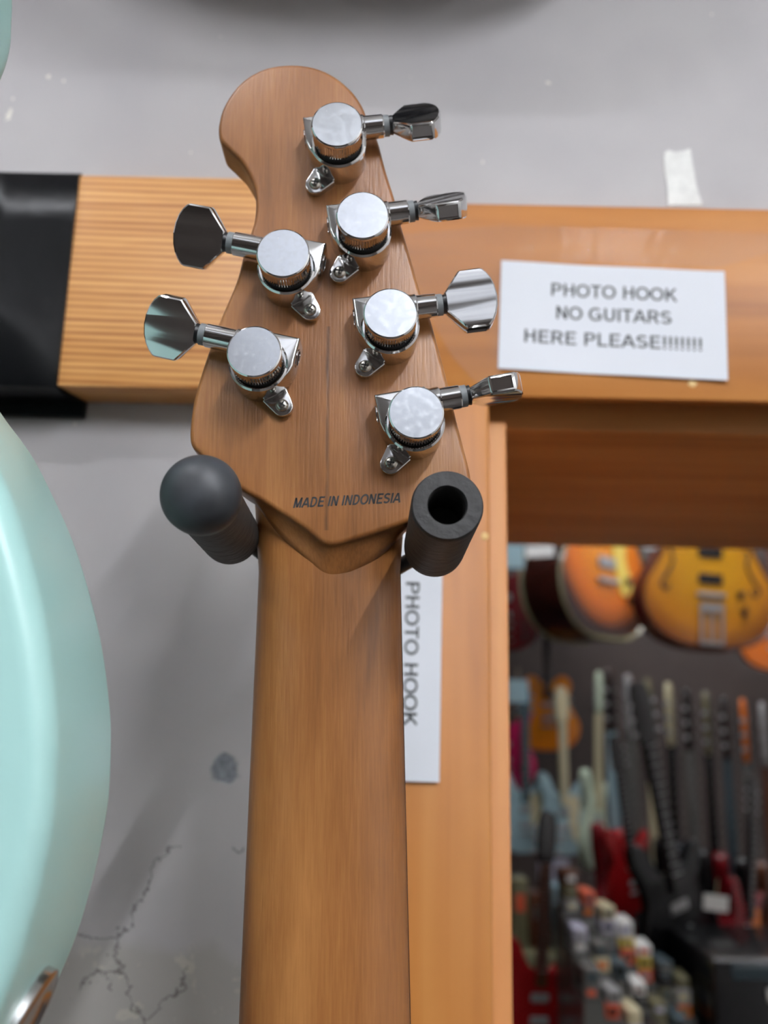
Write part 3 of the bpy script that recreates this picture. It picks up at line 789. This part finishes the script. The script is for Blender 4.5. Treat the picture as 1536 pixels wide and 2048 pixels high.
S_OUT = [(0, -0.20), (0.07, -0.195), (0.13, -0.16), (0.16, -0.10), (0.158, -0.04), (0.125, 0.02), (0.108, 0.07), (0.125, 0.12), (0.145, 0.17), (0.135, 0.20), (0.10, 0.185), (0.06, 0.14), (0.02, 0.125),
         (-0.03, 0.13), (-0.06, 0.16), (-0.09, 0.22), (-0.125, 0.245), (-0.15, 0.225), (-0.145, 0.17), (-0.125, 0.11), (-0.12, 0.06), (-0.145, 0.0), (-0.168, -0.06), (-0.165, -0.11), (-0.13, -0.165), (-0.07, -0.195)]
def hanging(c_, m, label, rot=0.0, s=1.0, th=0.042):
    g = empty('electric_guitar', c_, (0, rot, 0)); tag(g, label, 'guitar')
    bm = bmesh.new(); prism(bm, catmull([Vector(p) * s for p in S_OUT], 5), -th / 2, th / 2, 0.007, 4); link('body', bm, m, g, ang=60)
    bm = bmesh.new(); box(bm, -0.024, 0.024, -th / 2 - 0.012, -th / 2 + 0.012, 0.09, 0.50, 0.005); link('neck', bm, M['maple'], g)
    for zz in (-0.03, 0.04):
        bm = bmesh.new(); box(bm, -0.035, 0.035, -th / 2 - 0.006, -th / 2 + 0.002, zz - 0.01, zz + 0.01, 0.004); link('pickup', bm, M['black_washer'], g)
    return g
hanging(Vector((0.0, 0.375, 0.63)), mat('ebony_lacquer', (22, 22, 24), 0.2), 'black guitar hung above the doorway header, its bottom just out of view')
hanging(Vector((-0.19, 0.30, 0.72)), mat('navy_lacquer', (22, 30, 60), 0.2), 'navy blue guitar hung high above the maple headstock')
# ------------------------------------------------------------------ the shop seen through the opening
A_OUT = [(0, -0.25), (0.08, -0.245), (0.15, -0.215), (0.195, -0.155), (0.20, -0.08), (0.165, -0.01), (0.135, 0.05), (0.14, 0.10), (0.155, 0.15), (0.135, 0.20), (0.09, 0.215), (0.05, 0.19), (0.03, 0.17),
         (-0.03, 0.17), (-0.05, 0.19), (-0.09, 0.215), (-0.135, 0.20), (-0.155, 0.15), (-0.14, 0.10), (-0.135, 0.05), (-0.165, -0.01), (-0.20, -0.08), (-0.195, -0.155), (-0.15, -0.215), (-0.08, -0.245)]
C_ = {k: mat('lacquer_' + k, v, 0.25) for k, v in dict(red=(150, 18, 22), deep_red=(110, 10, 20), black=(14, 15, 17), pink=(200, 40, 96), pale_blue=(150, 178, 186), cream=(206, 196, 160), mint=(196, 212, 188), navy=(20, 26, 38),
     gray=(92, 92, 88), brown=(86, 50, 34), orange=(214, 110, 30), yellow=(226, 200, 90), white=(232, 232, 228), olive=(110, 106, 80), lilac=(190, 188, 206), dark=(32, 30, 30), coral=(216, 96, 66), silver=(150, 150, 150), amber=(200, 120, 20), slate=(60, 74, 80)).items()}
C_['sun_yellow'] = sunburst('honey_burst', (206, 146, 12), (196, 124, 10), (92, 22, 16), 0.06, 0.225)
C_['sun_orange'] = sunburst('amber_burst', (214, 130, 10), (206, 104, 6), (40, 12, 8), 0.07, 0.25)
C_['side'] = mat('dark_side', (52, 22, 16), 0.25)

def ring_tube(bm, outl, y, r):
    q = catmull([Vector(p) for p in outl], 4); n = len(q); rings = []
    for i, p in enumerate(q):
        t = (q[(i + 1) % n] - q[i - 1]).normalized(); nn = Vector((-t.y, 0, t.x))
        nn = Vector((-t.y, t.x)); c0 = Vector((p.x, y, p.y))
        rings.append([c0 + (Vector((nn.x, 0, nn.y)) * math.cos(a) + Vector((0, 1, 0)) * math.sin(a)) * r for a in (0, PI / 2, PI, 3 * PI / 2)])
    vs = [[bm.verts.new(p) for p in rg] for rg in rings]
    for i in range(n):
        a, b = vs[i], vs[(i + 1) % n]
        for k in range(4): bm.faces.new((a[k], a[(k + 1) % 4], b[(k + 1) % 4], b[k]))

def shop_guitar(u, v, Y, s, yaw, roll, m, label, outl=S_OUT, th=0.038, neck='brown', guard=None, head=None, binding=None, fholes=False, side=None, group='guitars hanging in the back room', pickups='silver'):
    g = empty('archtop_guitar' if fholes else 'electric_guitar', P(u, v, Y)); g.rotation_euler = (0, R(roll), R(yaw))
    tag(g, label, 'guitar', group)
    o_ = [Vector(p) * s for p in outl]; th *= s
    bm = bmesh.new(); prism(bm, catmull(o_, 4), -th / 2, th / 2, 0.006 * s, 3)
    mats = [C_[m]]
    b = link('body', bm, mats, g, ang=60)
    if side:
        b.data.materials.append(C_[side])
        for p in b.data.polygons:
            if abs(p.normal.y) < 0.5: p.material_index = 1
    if binding:
        for y in (-th / 2, th / 2):
            bm = bmesh.new(); ring_tube(bm, o_, y, 0.006 * s); link('binding', bm, C_[binding], g)
    f = -th / 2
    zt = max(p[1] for p in outl) * s
    bm = bmesh.new(); box(bm, -0.022 * s, 0.022 * s, f - 0.014 * s, f + 0.010 * s, 0.07 * s, 0.52 * s, 0.004 * s); link('neck', bm, C_[neck], g)
    bm = bmesh.new(); box(bm, -0.021 * s, 0.021 * s, f - 0.018 * s, f - 0.0145 * s, 0.07 * s, 0.52 * s, 0.001 * s)
    for k in range(14):
        z = (0.52 - 0.030 * k) * s; box(bm, -0.021 * s, 0.021 * s, f - 0.0205 * s, f - 0.0185 * s, z - 0.002 * s, z + 0.001 * s, mi=1)
    link('fretboard', bm, [C_[neck], C_['silver']], g, smooth=False)
    hd = catmull([Vector(p) * s for p in [(-0.022, 0.515), (-0.038, 0.55), (-0.042, 0.62), (-0.036, 0.70), (-0.01, 0.72), (0.03, 0.70), (0.04, 0.64), (0.036, 0.56), (0.022, 0.515)]], 4)
    bm = bmesh.new(); prism(bm, hd, f - 0.012 * s, f + 0.002 * s, 0.002 * s, 2); link('headstock', bm, C_[head or neck], g)
    for k in range(6):
        sd = -1 if k < 3 else 1; z = (0.56 + 0.045 * (k % 3)) * s
        bm = bmesh.new(); lathe(bm, [(0.003 * s, 0), (0.003 * s, 0.012 * s), (0.008 * s, 0.013 * s), (0.008 * s, 0.024 * s)], (sd * 0.036 * s, f - 0.005 * s, z), (sd, 0, 0), 10)
        link('tuning_key', bm, C_['silver'], g)
    for zz in (-0.05, 0.03):
        bm = bmesh.new(); box(bm, -0.037 * s, 0.037 * s, f - 0.007 * s, f + 0.001, (zz - 0.016) * s, (zz + 0.016) * s, 0.004 * s); link('pickup', bm, C_[pickups], g)
    bm = bmesh.new(); box(bm, -0.042 * s, 0.042 * s, f - 0.011 * s, f + 0.001, -0.105 * s, -0.09 * s, 0.003 * s); link('bridge', bm, C_['silver'], g)
    for kx, kz in ((0.09, -0.09), (0.10, -0.14)):
        bm = bmesh.new(); lathe(bm, [(0.011 * s, 0), (0.010 * s, 0.014 * s)], (kx * s, f, kz * s), (0, -1, 0), 14); link('control_knob', bm, C_['dark'], g)
    if guard:
        gp = catmull([Vector(p) * s for p in [(0.028, 0.10), (0.085, 0.12), (0.10, 0.05), (0.085, -0.03), (0.115, -0.10), (0.07, -0.13), (0.045, -0.08), (0.028, 0.0)]], 4)
        bm = bmesh.new(); prism(bm, gp, f - 0.003 * s, f + 0.0005, 0.0); link('pickguard', bm, C_[guard], g)
    if fholes:
        for sd in (-1, 1):
            bm = bmesh.new()
            tube(bm, catmull([Vector((sd * x * s, f - 0.0003, z * s)) for x, z in ((0.105, 0.045), (0.120, 0.035), (0.112, 0.0), (0.128, -0.04), (0.148, -0.075), (0.132, -0.09), (0.124, -0.075))], 4, closed=False), 0.0042 * s, 8)
            link('f_hole', bm, M['hole'], g)
        bm = bmesh.new(); box(bm, -0.035 * s, 0.035 * s, f - 0.012 * s, f, -0.245 * s, -0.235 * s, 0.002)
        for x in (-0.03, 0.0, 0.03): box(bm, (x - 0.004) * s, (x + 0.004) * s, f - 0.012 * s, f - 0.009 * s, -0.24 * s, -0.14 * s)
        box(bm, -0.035 * s, 0.035 * s, f - 0.012 * s, f - 0.008 * s, -0.145 * s, -0.125 * s); link('tailpiece', bm, C_['silver'], g)
    return g

# high row: hollow bodies
shop_guitar(1408, 1130, 2.30, 0.86, 4, 3, 'sun_yellow', 'hollow body guitar with honey yellow top and dark red rim below the doorway header', A_OUT, 0.085, neck='dark', binding='brown', fholes=True, side='deep_red', guard=None, pickups='dark', group='hollow body guitars in the back room')
shop_guitar(1172, 1095, 2.78, 1.16, 42, 0, 'sun_orange', 'amber sunburst hollow body guitar turned to show its dark bound side', A_OUT, 0.125, neck='dark', binding='olive', side='side', guard='yellow', pickups='silver', group='hollow body guitars in the back room')
shop_guitar(1548, 1255, 2.95, 0.7, 0, 0, 'orange', 'orange guitar mostly hidden behind the honey yellow hollow body at the right edge')
shop_guitar(1008, 1210, 3.0, 0.75, -20, 0, 'deep_red', 'deep red guitar showing as a sliver beside the door post', guard=None)
shop_guitar(1094, 1420, 3.05, 0.52, 0, 0, 'sun_orange', 'small amber sunburst guitar hanging below the large amber hollow body', A_OUT, 0.05, neck='dark', guard='gray')
shop_guitar(1012, 1500, 2.9, 0.6, -35, 0, 'pink', 'bright pink guitar seen narrowly beside the door post')
# middle: pale guitars
shop_guitar(1048, 1630, 2.75, 0.52, 20, 0, 'pale_blue', 'pale blue guitar with a cream guard, nearest the door post', guard='cream', neck='slate')
shop_guitar(1125, 1635, 2.75, 0.52, 20, 0, 'pale_blue', 'pale blue guitar with cream guard beside the mint white one', guard='cream', neck='cream')
shop_guitar(1188, 1650, 2.45, 0.55, 58, 6, 'mint', 'mint white guitar turned edge on, in front of the pale blue ones', guard='mint', neck='cream', head='mint')
# the row of necks on the right
row = [(1222, 1800, 'deep_red', 'pale_blue', 'dark'), (1262, 1812, 'red', 'gray', 'silver'), (1304, 1822, 'black', 'cream', 'olive'), (1346, 1830, 'black', 'dark', 'cream'), (1384, 1840, 'navy', 'gray', 'dark'),
       (1424, 1850, 'black', 'dark', 'olive'), (1462, 1858, 'deep_red', 'slate', 'dark'), (1502, 1866, 'black', 'gray', 'orange'), (1542, 1874, 'brown', 'brown', 'silver')]
names = ['deep red guitar with a pale blue neck, leftmost in the edge-on row of necks', 'red guitar with a grey neck, second in the edge-on row', 'black guitar with a cream neck, brightest neck of the edge-on row', 'black guitar with dark neck and cream headstock in the edge-on row',
         'navy guitar with a grey neck in the middle of the edge-on row', 'black guitar with dark neck and olive headstock in the edge-on row', 'deep red guitar with slate neck in the edge-on row', 'black guitar with orange headstock in the edge-on row', 'brown guitar with a brown neck at the right end of the row']
for (u, v, bm_, nk, hd), lb in zip(row, names):
    shop_guitar(u, v, 2.25, 0.74, 62, -1, bm_, lb, neck=nk, head=hd, group='row of guitars hung edge on')
shop_guitar(1075, 2010, 1.75, 0.46, 12, 4, 'red', 'red guitar with three silver pickups low beside the door post', neck='brown', head='dark', guard=None)
shop_guitar(1262, 1745, 1.95, 0.38, 25, -8, 'red', 'small bodied red guitar with dark neck in front of the row', neck='dark')
shop_guitar(1352, 1830, 1.85, 0.62, 30, -12, 'black', 'glossy black guitar leaning in front of the row of necks', neck='dark')
shop_guitar(1490, 1870, 1.9, 0.42, 40, 10, 'deep_red', 'dark red guitar in front of the row, above the amplifier', neck='dark', guard='orange')

# stepped display of small packets
YP = 1.62
st = empty('display_stand', (P(1290, 2048, YP).x, YP + 0.05, FLOOR)); tag(st, 'grey stepped display stand carrying small packets', 'stand')
steps = []
bm = bmesh.new()
for r_ in range(3):
    for k in range(7 - r_):
        u0 = 1138 + 38 * k; zt = P(u0 + 20, 1835 + 36 * k + 62 * r_, YP).z; x0_, x1_ = P(u0, 2000, YP).x, P(u0 + 38, 2000, YP).x
        yb_ = 0.06 - 0.075 * r_
        box(bm, x0_ - st.location.x, x1_ - st.location.x, yb_ - 0.075, yb_, 0, zt - FLOOR); steps.append((x0_, x1_, zt, YP + 0.05 + yb_ - 0.0375, r_, k))
link('stand_body', bm, C_['gray'], st, smooth=False)
pal = ['olive', 'silver', 'gray', 'cream', 'dark', 'black', 'olive', 'coral', 'gray', 'white', 'slate', 'brown', 'silver', 'dark', 'olive', 'orange', 'gray', 'lilac', 'slate']
adj = {'coral': 'coral red', 'silver': 'silver grey', 'olive': 'olive green', 'lilac': 'pale lilac'}
plc = ['top', 'second', 'third', 'fourth', 'fifth', 'sixth', 'seventh', 'lowest']
n_ = 0
for xa, xb, zt, yy, r_, k in steps:
    z = zt
    for j in range(3 if r_ == 0 else 2):
        c0 = pal[(n_ * 5 + 1 + r_) % len(pal)]; n_ += 1
        if r_ == 0 and k in (3, 4): c0 = ['coral', 'yellow', 'white'][j]
        h_ = random.uniform(0.016, 0.026); wd = (xb - xa) * random.uniform(0.65, 0.85)
        t = empty('packet', ((xa + xb) / 2, yy, z), (0, 0, R(random.uniform(-5, 5))))
        bm = bmesh.new(); box(bm, -wd / 2, wd / 2, -0.032, 0.032, 0, h_, 0.0015); link('carton', bm, C_[c0], t)
        bm = bmesh.new(); box(bm, -wd * 0.3, wd * 0.3, -0.0326, -0.0318, h_ * 0.25, h_ * 0.7); link('label_patch', bm, C_[pal[(n_ * 3) % len(pal)]], t, smooth=False)
        tag(t, '%s packet, %s of the pile, %s step from the left in the %s tier' % (adj.get(c0, c0), ('bottom', 'middle' if r_ == 0 else 'top', 'top')[j], plc[k].replace('top', 'first').replace('lowest', 'eighth'), ('back', 'middle', 'front')[r_]), 'packet', 'packets on the stepped stand')
        z += h_ + 0.0002
# boxes and cards on the left of the stand
def carton(u0, v0, u1, v1, Y, col, label, dep=0.06, name='carton_box', cat='box', col2='white'):
    a, b = P(u0, v1, Y), P(u1, v0, Y); t = empty(name, ((a.x + b.x) / 2, Y + dep / 2, a.z))
    w2 = (b.x - a.x) / 2; hh = b.z - a.z
    bm = bmesh.new(); box(bm, -w2, w2, -dep / 2, dep / 2, 0, hh, 0.002); link('carton', bm, C_[col], t)
    bm = bmesh.new(); box(bm, -w2 * 0.6, w2 * 0.6, -dep / 2 - 0.001, -dep / 2 + 0.0005, hh * 0.55, hh * 0.8); link('label_patch', bm, C_[col2], t, smooth=False)
    tag(t, label, cat)
sb = empty('shelf_unit', (P(1085, 2048, 2.2).x, 2.3, FLOOR)); tag(sb, 'olive grey shelf unit under the pale blue guitars', 'shelf')
za = P(1085, 1905, 2.2).z
bm = bmesh.new(); box(bm, -0.16, 0.13, -0.12, 0.12, 0, za - FLOOR, 0.004); link('cabinet', bm, C_['olive'], sb)
carton(1112, 1775, 1150, 1903, 2.22, 'pale_blue', 'tall pale blue box standing on the olive shelf unit', 0.08, col2='slate')
carton(1062, 1790, 1100, 1903, 2.24, 'brown', 'brown upright box beside the tall pale blue box', 0.08, col2='gray')
carton(1026, 1760, 1056, 1903, 2.24, 'olive', 'olive box at the left end of the shelf unit', 0.08, col2='coral')
def card(u, v, wpx, hpx, Y, col, label, tilt=0):  # used for real tags and for cards added in place of bright blurs
    t = empty('tag_glint_card', P(u, v, Y), (0, R(tilt), 0)); a = wpx / FPX * Y / 2; b = hpx / FPX * Y / 2
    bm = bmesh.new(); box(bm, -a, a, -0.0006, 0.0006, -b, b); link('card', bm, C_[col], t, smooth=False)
    bm = bmesh.new(); tube(bm, [(0, 0, b - 0.002), (0.002, 0, b + 0.03)], 0.0008, 6); link('string', bm, C_['cream'], t)
    tag(t, label, 'price tag', 'tags on the shop guitars')
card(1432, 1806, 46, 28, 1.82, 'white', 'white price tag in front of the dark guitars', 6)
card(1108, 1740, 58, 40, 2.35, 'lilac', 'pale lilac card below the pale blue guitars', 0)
card(1080, 1102, 58, 24, 2.3, 'white', 'white card added as a highlight at the top of the amber hollow body guitar', -4)  # a reflected highlight set as a white card
card(1028, 1112, 40, 50, 2.35, 'pale_blue', 'pale blue card added for a blurred bright spot high beside the door post', 0)  # added card, stands in for a pale blurred spot
card(1036, 1382, 40, 44, 2.6, 'pale_blue', 'pale blue card added for a pale blur between the deep red and pink guitars', 0)  # no tag hangs here, the card stands in for a pale blur
card(1300, 1090, 26, 18, 2.1, 'white', 'small white card added as a glint between the two hollow body guitars', 0)  # small glint put in as a white card
# amplifier low on the right
q = P(1432, 2040, 1.6); zt = P(1450, 1918, 1.6).z
am = empty('guitar_amplifier', (q.x + 0.13, 1.72, FLOOR)); tag(am, 'black amplifier on a tall cabinet at the lower right corner', 'amplifier')
bm = bmesh.new(); box(bm, -0.13, 0.2, -0.12, 0.14, 0, zt - FLOOR, 0.006); link('cabinet', bm, C_['black'], am)
bm = bmesh.new(); box(bm, -0.10, 0.19, -0.124, -0.119, zt - FLOOR - 0.030, zt - FLOOR - 0.008, 0.001); link('control_panel', bm, C_['slate'], am)
bm = bmesh.new(); box(bm, -0.045, 0.07, -0.128, -0.1195, zt - FLOOR - 0.062, zt - FLOOR - 0.042, 0.002); link('highlight_plate', bm, C_['white'], am)  # bright glossy highlight on the amplifier, put in as a white plate
